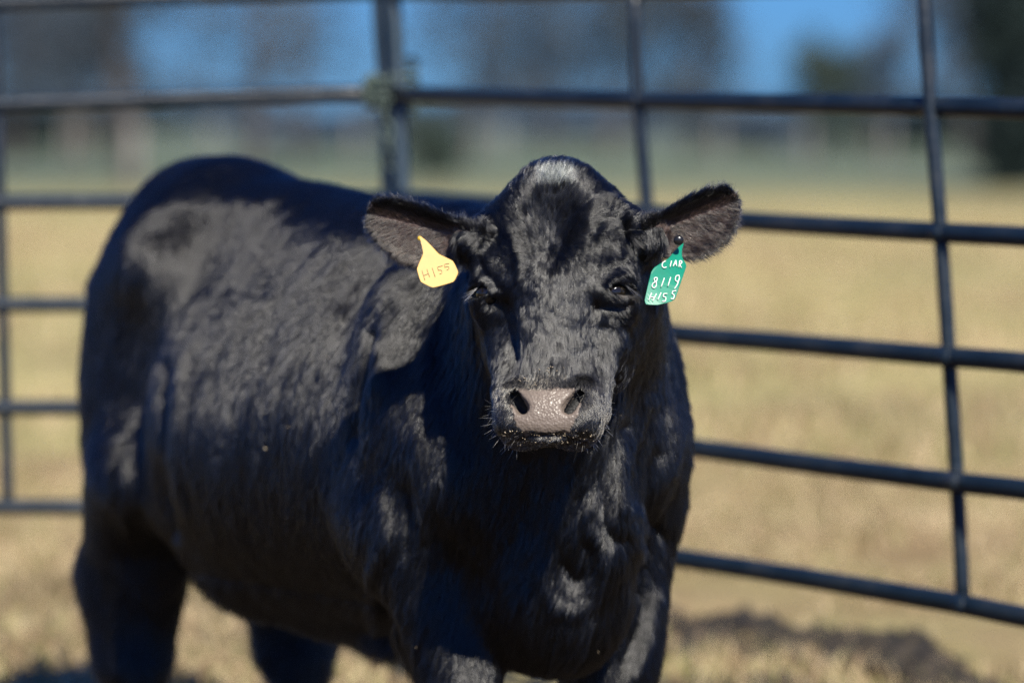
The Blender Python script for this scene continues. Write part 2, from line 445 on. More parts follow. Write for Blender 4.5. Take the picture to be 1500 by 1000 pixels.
def bush(px, D, w, h, n, leaf, m, label, seed):
    rg = np.random.default_rng(300 + seed); base = gpt(px, D)
    o = empty('bush', tuple(base)); tag(o, label, 'bush', 'bushes beyond the pasture')
    parts = []; tips = []
    for k in range(9):
        e = base + np.array([rg.normal(0, w * .28), rg.normal(0, w * .28), h * rg.uniform(.45, .95)])
        parts.append(tube([base - [0, 0, .1], (base + e) / 2 + rg.normal(0, .05, 3), e], [.04, .025, .01], 5)); tips += [e, (base + e) / 2]
    v, f = join(parts); mesh_obj('stem', v, f, M_bark, o)
    tips = np.array(tips); c = tips[rg.integers(0, len(tips), n)] + rg.normal(0, 1, (n, 3)) * np.array([w * .17, w * .17, h * .15])
    c = c[c[:, 2] > .02]; n = len(c)
    a1 = nrm(rg.normal(0, 1, (n, 3))); a2 = nrm(np.cross(a1, rg.normal(0, 1, (n, 3)))); s = leaf * rg.uniform(.5, 1.5, (n, 1))
    V = np.stack([c - a1 * s, c + a2 * s * .4, c + a1 * s, c - a2 * s * .4], 1).reshape(-1, 3)
    mesh_obj('crown', V, np.arange(n * 4).reshape(n, 4), m, o)
bush(642, 82, 1.0, 1.35, 3600, .07, M_bush, 'dark green bush in the pasture just right of the chained post', 1)
bush(60, 150, 9, 1.3, 5000, .2, M_ever, 'long low dark hedge bush below the rail at the left edge', 2)
bush(1130, 140, 5, 1.6, 4200, .16, M_far, 'wide slate coloured bush beyond the middle of the right panel', 3)
bush(1340, 150, 4, 1.9, 4200, .16, M_ever, 'dark bush behind the right upright bar', 4)
bush(1472, 70, 1.5, 1.7, 5200, .09, M_ever, 'nearly black bush at the right edge in front of the evergreen', 7)
bush(860, 190, 7, 1.2, 4200, .2, M_far, 'low bluish bush far behind the poll of the bull', 5)
bush(450, 150, 6, 1.2, 4200, .16, M_far, 'low bluish bush far behind the back of the bull', 6)
# far wood: one mass along the horizon
n = 26000
xs = rng.uniform(-130, 130, n); hz = 1.6 + .9 * vnoise(np.stack([xs * .12, xs * 0, xs * 0], -1), 5) + .5 * vnoise(np.stack([xs * .6, xs * 0, xs * 0], -1), 6)
c = np.stack([xs, 330 + rng.uniform(-6, 6, n), rng.uniform(0, 1, n) ** .8 * np.clip(hz, .5, 9) * 1.6], -1)
a1 = nrm(rng.normal(0, 1, (n, 3))); a2 = nrm(np.cross(a1, rng.normal(0, 1, (n, 3)))); s = .45 * rng.uniform(.5, 1.4, (n, 1))
tag(mesh_obj('far_wood', np.stack([c - a1 * s, c + a2 * s * .5, c + a1 * s, c - a2 * s * .5], 1).reshape(-1, 3), np.arange(n * 4).reshape(n, 4), M_far),
    'low blue grey wood along the horizon behind the pasture', 'wood', kind='stuff')
posts = [(97, 95), (122, 100), (310, 88), (520, 90), (735, 92), (1050, 90), (1180, 86), (1300, 84), (196, 72)]
plab = ['thin pale fence post beyond the left rails, leftmost of the far posts', 'pale fence post beyond the left rails, second of the far posts from the left', 'reddish far fence post above the hip of the bull',
        'far fence post left of the chained post', 'far fence post left of the poll of the bull', 'far fence post above the ear with the green tag', 'far fence post in the middle of the right panel', 'far fence post left of the right upright bar', 'brown thick fence post below the thick trunked tree']
for i, (px, D) in enumerate(posts):
    b0 = gpt(px, D); h = 1.15; r_ = .06 if i != 8 else .11
    v, f = tube([b0 - [0, 0, .3], b0 + [.02, 0, h * .5], b0 + [.03, 0, h], b0 + [.03, 0, h + .02]], [r_, r_ * .95, r_ * .9, r_ * .5], 8)
    o = mesh_obj('fence_post', np.array(v) - b0, f, M_wood); o.location = tuple(b0)
    tag(o, plab[i], 'post', 'wooden posts across the far pasture')
#==ENDTREES==

# ------------------------------------------------------------------ the bull
# body frame: a forward along the body, s to its left flank, z up
O_ = np.array([-0.05, 7.0, 0.0]); BH = R(30)
FW = np.array([math.sin(BH), -math.cos(BH), 0]); SD = np.array([math.cos(BH), math.sin(BH), 0]); UP = np.array([0, 0, 1.])
def B(a, s, z): return O_ + FW * a + SD * s + UP * z
RB = np.stack([FW, SD, UP])
# head frame: u to the picture's right, t down the face, n out of the forehead
PH, YH, RH = R(24), R(-8), R(-1.0)
rz = np.array([[math.cos(YH), -math.sin(YH), 0], [math.sin(YH), math.cos(YH), 0], [0, 0, 1]])
rr = np.array([[math.cos(RH), 0, math.sin(RH)], [0, 1, 0], [-math.sin(RH), 0, math.cos(RH)]])
HU = rz @ rr @ np.array([1, 0, 0]); HT = rz @ rr @ np.array([0, -math.sin(PH), -math.cos(PH)]); HN = rz @ rr @ np.array([0, -math.cos(PH), math.sin(PH)])
H0 = W(812, 251, 6.43)
def H(u, t, n): return H0 + HU * u + HT * t + HN * n
RHm = np.stack([HU, HT, HN])
def rot_in(Rm, axis, deg):
    """turn a frame about one of its own axes"""
    q = Quaternion(Vector(Rm[axis]), R(deg)); return np.array([q @ Vector(r) for r in Rm])

PR = []
def ell(c, r, frame, k=.05, op=1):
    PR.append(('e', np.array(c), np.array(r, float), frame, k, op, max(r)))
def cone(p, q, r1, r2, k=.05, op=1, flat=None):
    p = np.array(p); q = np.array(q)
    PR.append(('c', p, q, (r1, r2), k, op, np.linalg.norm(q - p) / 2 + max(r1, r2)))
EARS = []
def ear_prim(base, tip, up, L, w, cup, side):
    ea = nrm(tip - base); eb = nrm(up - ea * np.dot(up, ea)); ec = np.cross(ea, eb)
    if ec[1] > 0: ec = -ec
    EARS.append((base, ea, eb, ec, L, w, cup, side))
    PR.append(('ear', base + ea * L / 2, len(EARS) - 1, None, .014, 1, L * .75))
def ear_local(P, e):
    q = P - e[0]
    return q @ e[1], q @ e[2], q @ e[3]
def ear_w(x, w):      # x in 0..1 along the ear; upper and lower half widths
    x = np.clip(x, 0, 1)
    up = w * np.interp(x, [0, .12, .3, .5, .7, .85, .94, 1], [.42, .46, .54, .60, .60, .50, .34, .0])
    lo = w * np.interp(x, [0, .12, .3, .5, .7, .85, .94, 1], [.55, .85, 1.18, 1.25, 1.05, .70, .40, .0])
    return up, lo
def ear_surf(a, b, e):
    L, w, cup = e[4:7]
    up, lo = ear_w(a / L, w); wd = np.where(b > 0, up, lo) + 1e-4
    q = np.clip(np.abs(b) / wd, 0, 1.3)
    fall = np.clip(1.15 - a / L, .15, 1)
    h = cup * (q ** 2 - 1) * fall
    h = h + np.where(b > 0, .006 * np.clip(q - .35, 0, 1) * np.clip(1.1 - a / L, .2, 1), 0)
    return h - .010 * (a / L), wd, q

def sd_prim(p, P):
    if p[0] == 'e':
        q = (P - p[1]) @ p[3].T
        r = p[2]; k0 = np.sqrt((q * q / (r * r)).sum(1)); k1 = np.sqrt((q * q / (r ** 4)).sum(1)) + 1e-9
        return k0 * (k0 - 1) / k1
    if p[0] == 'c':
        ba = p[2] - p[1]; pa = P - p[1]; h = np.clip(pa @ ba / (ba @ ba), 0, 1)
        d = pa - h[:, None] * ba
        return np.sqrt((d * d).sum(1)) - (p[3][0] + (p[3][1] - p[3][0]) * h)
    e = EARS[p[2]]; a, b, c = ear_local(P, e); h, wd, q = ear_surf(a, b, e)
    th = .0048 + .004 * np.clip(.3 - a / e[4], 0, .3) / .3
    d = np.maximum((np.abs(b) - wd) * .75, np.abs(c - h) * .8 - th)
    return np.maximum(np.maximum(d, -a - .03), (a - e[4]) * .9)
def field(P, prims):
    D = np.full(len(P), 5.0)
    for p in prims:
        d = sd_prim(p, P); k = p[4]
        if p[5] > 0:
            h = np.clip(k - np.abs(D - d), 0, None) / k; D = np.minimum(D, d) - h * h * k * .25
        else:
            d = -d; h = np.clip(k - np.abs(D - d), 0, None) / k; D = np.maximum(D, d) + h * h * k * .25
    return D

#==BODY==
for (c, r, k) in [((-.25, 0, .82), (.50, .295, .385), .05), ((-.60, 0, .785), (.50, .325, .375), .08),
                  ((-1.11, 0, 1.02), (.31, .220, .272), .1), ((.10, 0, .78), (.30, .22, .34), .08)]:
    ell(B(*c), r, RB, k)
cone(B(-1.05, 0, 1.137), B(-.1, 0, 1.06), .15, .15, .08)
cone(B(-1.22, 0, 1.17), B(-1.40, 0, 1.10), .12, .09, .08)
ell(B(.0, 0, 1.07), (.2, .12, .14), RB, .09)
for s in (-1, 1):
    ell(B(-1.02, s * .16, 1.09), (.11, .08, .085), RB, .12)
    ell(B(-1.20, s * .135, .80), (.19, .115, .32), RB, .09)
    ell(B(-1.43, s * .10, 1.02), (.06, .05, .06), RB, .07)
    ell(B(.06, s * .185, .86), (.15, .10, .27), rot_in(RB, 1, 0), .05)
    ell(B(.21, s * .17, .80), (.11, .085, .14), RB, .09)
    ell(B(.02, s * .20, .66), (.14, .085, .13), RB, .04)
    a0 = .02 if s < 0 else .0
    s0 = .14 if s < 0 else .165
    cone(B(.10, s * .175, .66), B(.13 + a0, s * s0, .40), .105, .074, .05)
    ell(B(.135 + a0, s * s0, .34), (.060, .056, .08), RB, .03)
    cone(B(.13 + a0, s * s0, .32), B(.12 + a0, s * s0, .14), .044, .038, .03)
    ell(B(.14 + a0, s * s0, .10), (.05, .045, .05), RB, .03)
    if s > 0:
        ell(B(.14, .250, .80), (.10, .080, .18), RB, .07)
        cone(B(.13, .235, .66), B(.15, .20, .40), .085, .070, .05)
ah = {-1: (-1.215, -.155), 1: (-1.13, .178)}
for s in (-1, 1):
    a_, s_ = ah[s]
    cone(B(a_ + .12, s_, .66), B(a_ + .0, s_, .43), .13, .10, .06)
    cone(B(a_ - .01, s_, .44), B(a_ - .0, s_, .28), .102, .082, .04)
    cone(B(a_ - .09, s_, .52), B(a_ - .06, s_, .42), .035, .045, .04)
    cone(B(a_, s_, .30), B(a_ + .03, s_, .12), .05, .042, .03)
    ell(B(a_ + .045, s_, .10), (.055, .048, .05), RB, .03)
# flank fold, sheath, brisket
cone(B(-1.0, -.20, .66), B(-.72, -.12, .52), .06, .07, .12)
cone(B(-1.0, .20, .66), B(-.72, .12, .52), .06, .07, .12)
cone(B(-.66, 0, .44), B(-.36, -.02, .42), .05, .035, .06)
ell(B(-.33, -.02, .405), (.045, .03, .03), RB, .03)
ell(B(.26, 0, .56), (.14, .12, .16), RB, .08)
cone(B(.38, 0, .70), B(.22, 0, .50), .06, .05, .06)
# neck, throat, dewlap
cone(H(0, .13, -.16), B(.16, 0, 1.02), .125, .20, .08)
cone(H(0, .20, -.20), B(.20, 0, .86), .10, .20, .08)
cone(H(.03, .26, -.26), B(.36, 0, .66), .045, .07, .06)
cone(H(.06, .14, -.18), B(.12, .14, .98), .10, .14, .08)
cone(B(-1.42, 0, 1.13), B(-1.54, 0, 1.0), .035, .028, .04)
cone(B(-1.54, 0, 1.0), B(-1.50, .02, .5), .026, .016, .02)
#==HEAD==
ell(H(0, .115, -.105), (.128, .140, .118), RHm, .05)
ell(H(0, .014, -.062), (.060, .050, .070), RHm, .06)
ell(H(0, .070, -.085), (.110, .060, .085), RHm, .05)
ell(H(0, .17, -.062), (.105, .13, .060), RHm, .04)
cone(H(0, .20, -.085), H(0, .40, -.066), .078, .056, .04)
for s in (-1, 1):
    ell(H(s * .100, .172, -.052), (.040, .042, .042), RHm, .03)
    ell(H(s * .108, .212, -.060), (.034, .036, .040), RHm, .025)
    ell(H(s * .088, .225, -.150), (.046, .105, .085), RHm, .04)
    cone(H(s * .055, .28, -.185), H(s * .028, .385, -.128), .045, .032, .04)
    cone(H(s * .078, .29, -.085), H(s * .064, .39, -.080), .030, .034, .03)
    ell(H(s * .046, .420, -.062), (.043, .048, .056), RHm, .03)
    cone(H(s * .062, .385, -.040), H(s * .060, .43, -.040), .024, .026, .02)
    ell(H(s * .113, .083, -.105), (.040, .036, .045), RHm, .04)
ell(H(0, .420, -.030), (.060, .050, .028), RHm, .02)
ell(H(0, .415, -.112), (.048, .028, .034), RHm, .02)
# eyelids
for s in (-1, 1):
    eu = .108 if s > 0 else .116
    ell(H(s * eu, .200, -.043), (.022, .026, .030), rot_in(RHm, 1, s * 35), .012)
#==EARS==
EB_L, EB_R = W(690, 352, 6.44), W(950, 346, 6.42)
cone(H(-.09, .085, -.12), EB_L, .045, .030, .03)
cone(H(.09, .085, -.12), EB_R, .045, .030, .03)
ear_prim(EB_L + (W(532, 310, 6.40) - EB_L) * .0, W(530, 312, 6.42), W(610, 260, 6.38) - W(610, 352, 6.42), .182, .052, .014, -1)
ear_prim(EB_R, W(1087, 293, 6.40), W(1000, 250, 6.36) - W(1030, 352, 6.42), .162, .053, .014, 1)
# cuts: hollow beside the nose, forehead dip, nostrils, eyes, mouth, creases
for s in (-1, 1):
    ell(H(s * .105, .30, -.035), (.030, .075, .030), rot_in(RHm, 2, s * 6), .03, -1)
    cone(H(s * .054, .391, -.018), H(s * .038, .418, -.006), .0085, .0115, .007, -1)
    cone(H(s * .055, .392, -.030), H(s * .036, .420, -.030), .012, .013, .006, -1)
    eu = .108 if s > 0 else .116
    ell(H(s * (eu + .010), .203, -.028), (.021, .0105, .028), rot_in(RHm, 1, s * 35), .004, -1)
    ell(H(s * .104, .246, -.012), (.014, .006, .012), rot_in(RHm, 2, s * -30), .012, -1)
ell(H(0, .09, .030), (.030, .055, .020), RHm, .03, -1)
cone(H(-.075, .470, -.055), H(-.03, .462, -.020), .004, .004, .008, -1)
cone(H(.075, .470, -.055), H(.03, .462, -.020), .004, .004, .008, -1)
cone(H(-.03, .462, -.020), H(.03, .462, -.020), .004, .004, .008, -1)
# crease behind the shoulder
cone(B(-.17, -.315, .98), B(-.13, -.315, .66), .012, .014, .03, -1)
#==ENDPRIMS==

def axis(segs):
    out = [segs[0][0]]
    for a, b, h in segs:
        n = max(1, int(round((b - a) / h))); out += list(a + (b - a) * (np.arange(n) + 1) / n)
    return np.array(out)
AX = axis([(-1.16, -.29, .010), (-.29, .40, .0032), (.40, .50, .008)])
AY = axis([(6.05, 6.62, .0032), (6.62, 7.1, .008), (7.1, 8.62, .011)])
AZ = axis([(-.01, .80, .010), (.80, 1.38, .0032)])
def sdf_mesh():
    nx, ny, nz = len(AX), len(AY), len(AZ)
    F = np.ones((nx, ny, nz), np.float32)
    bs = 12
    bx = range(0, nx, bs); by = range(0, ny, bs); bz = range(0, nz, bs)
    blocks = [(i, j, k) for i in bx for j in by for k in bz]
    C = []; Rad = []
    for i, j, k in blocks:
        lo = np.array([AX[i], AY[j], AZ[k]]); hi = np.array([AX[min(i + bs, nx) - 1], AY[min(j + bs, ny) - 1], AZ[min(k + bs, nz) - 1]])
        C.append((lo + hi) / 2); Rad.append(np.linalg.norm(hi - lo) / 2 + .01)
    C = np.array(C); Rad = np.array(Rad)
    pc = np.array([(p[1] if p[0] != 'c' else (p[1] + p[2]) / 2) for p in PR]); pr = np.array([p[6] for p in PR]); pk = np.array([p[4] for p in PR])
    D = field(C, PR)
    for q, (i, j, k) in enumerate(blocks):
        if abs(D[q]) > Rad[q] * 2.2 + .03:
            if D[q] < 0: F[i:i+bs, j:j+bs, k:k+bs] = -1
            continue
        near = np.linalg.norm(pc - C[q], axis=1) < pr + pk + Rad[q] * 1.7 + .06
        pl_ = [PR[m] for m in np.nonzero(near)[0]]
        x, y, z = AX[i:i+bs], AY[j:j+bs], AZ[k:k+bs]
        if not any(p[5] > 0 for p in pl_): continue
        G = np.stack(np.meshgrid(x, y, z, indexing='ij'), -1).reshape(-1, 3)
        F[i:i+bs, j:j+bs, k:k+bs] = field(G, pl_).reshape(len(x), len(y), len(z))
    ins = F < 0
    cnt = np.zeros((nx - 1, ny - 1, nz - 1), np.uint8)
    for dx in (0, 1):
        for dy in (0, 1):
            for dz in (0, 1):
                cnt += ins[dx:nx-1+dx, dy:ny-1+dy, dz:nz-1+dz]
    I, J, K = np.nonzero((cnt > 0) & (cnt < 8)); del cnt
    acc = np.zeros((len(I), 3)); m = np.zeros(len(I))
    corners = [(a, b, c) for a in (0, 1) for b in (0, 1) for c in (0, 1)]
    vals = {c: F[I + c[0], J + c[1], K + c[2]].astype(float) for c in corners}
    for c in corners:
        for ax in range(3):
            if c[ax]: continue
            d = list(c); d[ax] = 1; d = tuple(d)
            a, b = vals[c], vals[d]; x = (a < 0) != (b < 0)
            t = np.where(x, a / np.where(x, a - b, 1), 0)
            p = np.zeros((len(I), 3)); p += c; p[:, ax] += t
            acc += p * x[:, None]; m += x
    pos = acc / m[:, None] + np.stack([I, J, K], -1)
    V = np.stack([np.interp(pos[:, 0], np.arange(nx), AX), np.interp(pos[:, 1], np.arange(ny), AY), np.interp(pos[:, 2], np.arange(nz), AZ)], -1)
    vid = np.full((nx - 1, ny - 1, nz - 1), -1, np.int32); vid[I, J, K] = np.arange(len(I))
    Q = []
    for ax in range(3):
        sl0 = [slice(1, -1)] * 3; sl1 = [slice(1, -1)] * 3
        sl0[ax] = slice(0, -1); sl1[ax] = slice(1, None)
        a = ins[tuple(sl0)]; b = ins[tuple(sl1)]
        i, j, k = np.nonzero(a != b); flip = a[i, j, k]
        g_ = np.stack([i, j, k], -1); 
        o = [1, 1, 1]; o[ax] = 0; g_ = g_ + o
        u, v = (ax + 1) % 3, (ax + 2) % 3
        def at(du, dv):
            h = g_.copy(); h[:, u] -= du; h[:, v] -= dv
            return vid[h[:, 0], h[:, 1], h[:, 2]]
        q = np.stack([at(1, 1), at(0, 1), at(0, 0), at(1, 0)], -1)
        q[~flip] = q[~flip][:, ::-1]
        Q.append(q)
    Q = np.concatenate(Q); Q = Q[(Q >= 0).all(1)]
    return V, Q
V, Q = sdf_mesh()
# keep only the connected piece: drop unused, then relax a little
for it in range(2):
    S = np.zeros_like(V); c_ = np.zeros(len(V))
    for a, b in ((0, 1), (1, 2), (2, 3), (3, 0)):
        np.add.at(S, Q[:, a], V[Q[:, b]]); np.add.at(S, Q[:, b], V[Q[:, a]]); np.add.at(c_, Q[:, a], 1); np.add.at(c_, Q[:, b], 1)
    A_ = S / np.maximum(c_, 1)[:, None]
    V = V + (A_ - V) * (.45 if it == 0 else .3)
def vnormals(V, Q):
    fn = np.cross(V[Q[:, 2]] - V[Q[:, 0]], V[Q[:, 3]] - V[Q[:, 1]])
    N = np.zeros_like(V)
    for c in range(4): np.add.at(N, Q[:, c], fn)
    return nrm(N), fn
Nv, fn = vnormals(V, Q)

# fine relief of the hide: muscle bands, neck wrinkles, nose pad pebbles
def head_uv(P):
    q = P - H0; return q @ HU, q @ HT, q @ HN
def body_asz(P):
    q = P - O_; return q @ FW, q @ SD, P[:, 2]
def sstep(x, a, b):
    t = np.clip((x - a) / (b - a), 0, 1); return t * t * (3 - 2 * t)
def masks(P, N):
    u, t, n = head_uv(P); a, s, z = body_asz(P)
    head = sstep(n, -.27, -.17) * sstep(t, -.09, -.05) * (np.abs(u) < .16)
    ear = np.zeros(len(P), int); ea_ = np.zeros(len(P)); eb_ = np.zeros(len(P)); ec_ = np.zeros(len(P)); eq = np.zeros(len(P))
    for i, e in enumerate(EARS):
        x, y, c = ear_local(P, e); h, wd, q = ear_surf(x, y, e)
        k = (x > -.005) & (x < e[4] + .02) & (np.abs(c - h) < .02) & (np.abs(y) < .09)
        ear[k] = i + 1; ea_[k] = x[k] / e[4]; eb_[k] = y[k]; ec_[k] = (N @ e[3])[k]; eq[k] = q[k]
    padd = (np.abs(u) / (.050 + .10 * np.clip(.425 - t, -.02, .04) * (t < .425)))
    jag = .004 * vnoise(P * 150, 61) + .004 * vnoise(P * 60, 62)
    pad = (t > .383 + jag + .006 * np.exp(-(u / .02) ** 2)) & (t < .459 + jag * 1.2) & (n > -.035) & (np.abs(u) + jag < np.interp(t, [.375, .39, .41, .44, .465], [.040, .056, .058, .052, .034]))
    return u, t, n, a, s, z, head, ear, ea_, eb_, ec_, eq, pad
u, t, n_, a, s, z, head, ear, ea_, eb_, ec_, eq, pad = masks(V, Nv)
body = (1 - head) * (ear == 0)
disp = body * (.003 * vnoise(V * 7, 31) + .002 * vnoise(V * np.array([22, 22, 9]), 32))
front = body * sstep(a, .0, .2) * sstep(z, .4, .6)
disp += front * (.003 * vnoise(V * np.array([12, 12, 5]), 33) + .002 * vnoise(V * np.array([38, 38, 16]), 34))
ribs = body * sstep(-a, .2, .4) * sstep(a, -1.0, -.85) * sstep(-s, .12, .25)
disp += ribs * .0008 * np.sin((a * 1. + z * .25) * 2 * math.pi / .085)
disp += np.where(pad, .0009 * vnoise(V * 260, 35) + .0006 * vnoise(V * 480, 36), 0)
disp += head * (ear == 0) * ~pad * (.0016 * vnoise(V * 45, 37))
# folds of the hide, drawn as curves over the front of the animal (height and width of each fold)
def to_px(P):
    d = P[:, 1] * cp - (P[:, 2] - CAM_H) * sp; Y = P[:, 1] * sp + (P[:, 2] - CAM_H) * cp
    return np.stack([750 + P[:, 0] / d * 5625, 500 - Y / d * 5625], -1)
pxv = to_px(V); fr = (Nv * nrm(np.array([0, 0, CAM_H]) - V)).sum(1)
def fold(pts, w, h, region):
    global disp
    P = catmull(pts, 4); lo = P.min(0) - 3 * w; hi = P.max(0) + 3 * w
    k = np.nonzero((pxv > lo).all(1) & (pxv < hi).all(1) & region & (fr > -.1))[0]
    q = pxv[k]; best = np.full(len(k), 1e9)
    for A, Bq in zip(P[:-1], P[1:]):
        ab = Bq - A; tt = np.clip(((q - A) @ ab) / (ab @ ab + 1e-9), 0, 1)
        best = np.minimum(best, np.linalg.norm(q - A - tt[:, None] * ab, axis=1))
    end = np.minimum(np.linalg.norm(q - P[0], axis=1), np.linalg.norm(q - P[-1], axis=1))
    disp[k] += h * np.exp(-(best / w) ** 2) * np.clip(end / (2.5 * w), .25, 1)
HD = (head > .5) & (ear == 0); BD = (head < .5) & (ear == 0)
for pts, w, h in (
    ([(850, 322), (866, 298), (893, 292), (915, 315), (927, 350), (930, 385)], 6, .0055), ([(862, 345), (878, 322), (900, 318), (914, 340)], 5, -.004),
    ([(868, 362), (880, 338), (900, 334), (912, 356), (918, 388)], 6, .0045), ([(880, 424), (896, 410), (914, 401), (931, 406)], 5, .0050),
    ([(884, 400), (905, 388), (924, 388)], 5, -.0035), ([(884, 440), (905, 441), (926, 433)], 4, .0035), ([(870, 458), (888, 450), (912, 452), (932, 442)], 4, -.0035),
    ([(866, 436), (876, 452), (872, 472)], 8, -.006), ([(880, 468), (898, 474), (912, 492), (918, 520)], 6, .0035), ([(886, 486), (900, 500), (906, 540), (895, 590)], 7, -.0045),
    ([(700, 352), (712, 328), (735, 320), (752, 342), (762, 380), (758, 425)], 8, .0055), ([(706, 365), (704, 388), (722, 412), (744, 440)], 8, -.0055),
    ([(704, 440), (724, 442), (744, 458), (752, 500), (748, 545)], 10, -.011), ([(764, 445), (766, 490), (762, 540), (750, 570)], 8, .0040),
    ([(868, 475), (862, 520), (866, 560)], 9, .003), ([(770, 300), (785, 350), (800, 395)], 7, -.0025), ([(842, 300), (822, 350), (806, 395)], 7, -.0025),
    ([(712, 600), (735, 545), (745, 500)], 6, .003)):
    fold(pts, w, h * .85, HD)
for pts, w, h in (
    ([(796, 800), (798, 850), (825, 888), (862, 882), (884, 846), (892, 790)], 11, .010), ([(822, 800), (832, 838), (852, 846), (866, 812), (862, 770)], 11, -.016),
    ([(872, 700), (862, 760), (880, 810)], 9, .010), ([(925, 600), (896, 660), (884, 730), (900, 800)], 8, -.010), ([(955, 560), (925, 640), (908, 700), (920, 770), (950, 830)], 9, .010),
    ([(975, 640), (950, 700), (955, 760), (985, 800)], 9, -.012), ([(1000, 600), (992, 660), (985, 710)], 8, .006), ([(905, 840), (915, 900), (890, 950), (845, 972)], 12, .008),
    ([(930, 840), (940, 900), (905, 990)], 9, -.014), ([(965, 840), (955, 900), (925, 1000)], 10, .010), ([(800, 900), (815, 950), (860, 945), (880, 905)], 12, -.005),
    ([(870, 700), (845, 740), (820, 790)], 8, -.008), ([(940, 780), (905, 790), (885, 770)], 7, -.008), ([(950, 740), (925, 745), (905, 730)], 6, .006), ([(620, 600), (612, 680), (622, 740), (625, 800)], 9, .008),
    ([(560, 700), (565, 780), (545, 850), (560, 930)], 9, .008), ([(590, 690), (600, 760), (590, 830)], 10, -.008),
    ([(246, 505), (237, 600), (240, 700), (258, 800)], 9, -.016), ([(275, 500), (262, 600), (262, 700), (280, 780)], 10, .008),
    ([(549, 462), (536, 530), (522, 592), (516, 660)], 8, -.016), ([(566, 480), (560, 540), (545, 600)], 12, .008),
    ([(180, 660), (190, 740), (175, 800)], 12, .007), ([(640, 440), (630, 520), (600, 590)], 12, .006)):
    fold(pts, w * 1.1, h * (.65 if pts[0][0] > 780 else 1.), BD)
V = V + Nv * disp[:, None]
Nv, fn = vnormals(V, Q)

# skin colour by body region
skin = np.tile(np.array([.012, .012, .013]), (len(V), 1))
ns1 = vnoise(V * 120, 41); ns2 = vnoise(V * 300, 42); ns3 = vnoise(V * 40, 43)
padc = np.array([.175, .140, .115]) * (1 + .12 * ns3[:, None]) * (1 + .18 * np.clip(-ns1 - .2, 0, 1)[:, None] * -1)
padc = padc * (1 - .55 * sstep(t, .44, .462)[:, None] * (ns1 * .5 + .6).clip(0, 1)[:, None])
dirt_top = np.exp(-((t - .372) / .012) ** 2 - (u / .05) ** 2)
padc = padc * (1 - .6 * (dirt_top * (ns1 > .0))[:, None])
skin[pad] = padc[pad]
poll = np.exp(-(((u - .0) / .033) ** 4 + ((t - .006) / .026) ** 4)) * (n_ > -.09)
pc_ = (np.array([.11, .12, .115]) * (1 + .5 * ns2[:, None] + .3 * ns1[:, None])).clip(.02, .6)
skin = skin * (1 - poll[:, None]) + pc_ * poll[:, None]
innr = (ear > 0) & (ec_ > .1)
ic = np.array([.11, .078, .068]) * (1 + .25 * ns3[:, None])
kk = (innr * sstep(1 - eq, .0, .35) * sstep(1 - ea_, .0, .2))[:, None]
skin = skin * (1 - kk) + ic * kk
eyer = np.exp(-(((np.abs(u) - .118) / .016) ** 2 + ((t - .222) / .016) ** 2)) * (n_ > -.1)
skin = skin + np.array([.05, .042, .035]) * eyer[:, None] * (u > 0)[:, None]

ms, N, L, b = mat('bull_hide', (.02, .02, .02), .55, 0, .35)
at = N.new('ShaderNodeAttribute'); at.attribute_name = 'hide_colour'; L.new(at.outputs['Color'], b.inputs['Base Color'])
rgt = N.new('ShaderNodeAttribute'); rgt.attribute_name = 'wet'
mr = N.new('ShaderNodeMapRange'); mr.inputs[3].default_value = .62; mr.inputs[4].default_value = .36; L.new(rgt.outputs['Fac'], mr.inputs[0]); L.new(mr.outputs[0], b.inputs['Roughness'])
nn = N.new('ShaderNodeTexVoronoi'); nn.inputs['Scale'].default_value = 240
bmp = N.new('ShaderNodeBump'); bmp.inputs['Strength'].default_value = .8; bmp.inputs['Distance'].default_value = .0012
tcn = N.new('ShaderNodeTexCoord'); L.new(tcn.outputs['Object'], nn.inputs['Vector']); L.new(nn.outputs['Distance'], bmp.inputs['Height']); L.new(bmp.outputs[0], b.inputs['Normal'])

hide_c = B(-.5, 0, 0)
bull = empty('bull', tuple(hide_c))
tag(bull, 'black polled young bull standing side-on in the pen with its head turned to the camera', 'bull')
ob = mesh_obj('body', V, Q, ms, bull)
ca = ob.data.attributes.new('hide_colour', 'FLOAT_COLOR', 'POINT'); ca.data.foreach_set('color', np.concatenate([skin, np.ones((len(V), 1))], 1).astype(np.float32).ravel())
wa = ob.data.attributes.new('wet', 'FLOAT', 'POINT'); wa.data.foreach_set('value', pad.astype(np.float32))
print('BODY verts', len(V), 'quads', len(Q))

# hooves, two claws each
M_hoof = noise_mat('horn', [(.03, .028, .025), (.08, .07, .06)], 12, 5, .5)
def hoof(c):
    Vh = []; Fh = []
    for sd in (-1, 1):
        rings = []
        for (h, la, lb, off) in ((0, .062, .026, .018), (.02, .060, .025, .014), (.055, .045, .021, .0), (.075, .036, .018, -.006)):
            ring = []
            for k in range(14):
                th = 2 * math.pi * k / 14
                ring.append(c + FW * (math.cos(th) * la + off) + SD * (math.sin(th) * lb + sd * .028) + UP * h)
            rings.append(ring)
        o = len(Vh)
        for r_ in rings: Vh += r_
        for i in range(3):
            for k in range(14):
                Fh.append((o + i * 14 + k, o + i * 14 + (k + 1) % 14, o + (i + 1) * 14 + (k + 1) % 14, o + (i + 1) * 14 + k))
        Fh.append(tuple(o + k for k in range(13, -1, -1))); Fh.append(tuple(o + 42 + k for k in range(14)))
    return Vh, Fh
for c in (B(.17, -.14, .0), B(.15, .165, .0), B(ah[-1][0] + .05, ah[-1][1], 0), B(ah[1][0] + .05, ah[1][1], 0)):
    v, f = hoof(c); mesh_obj('hoof', v, f, M_hoof, bull, smooth=False)

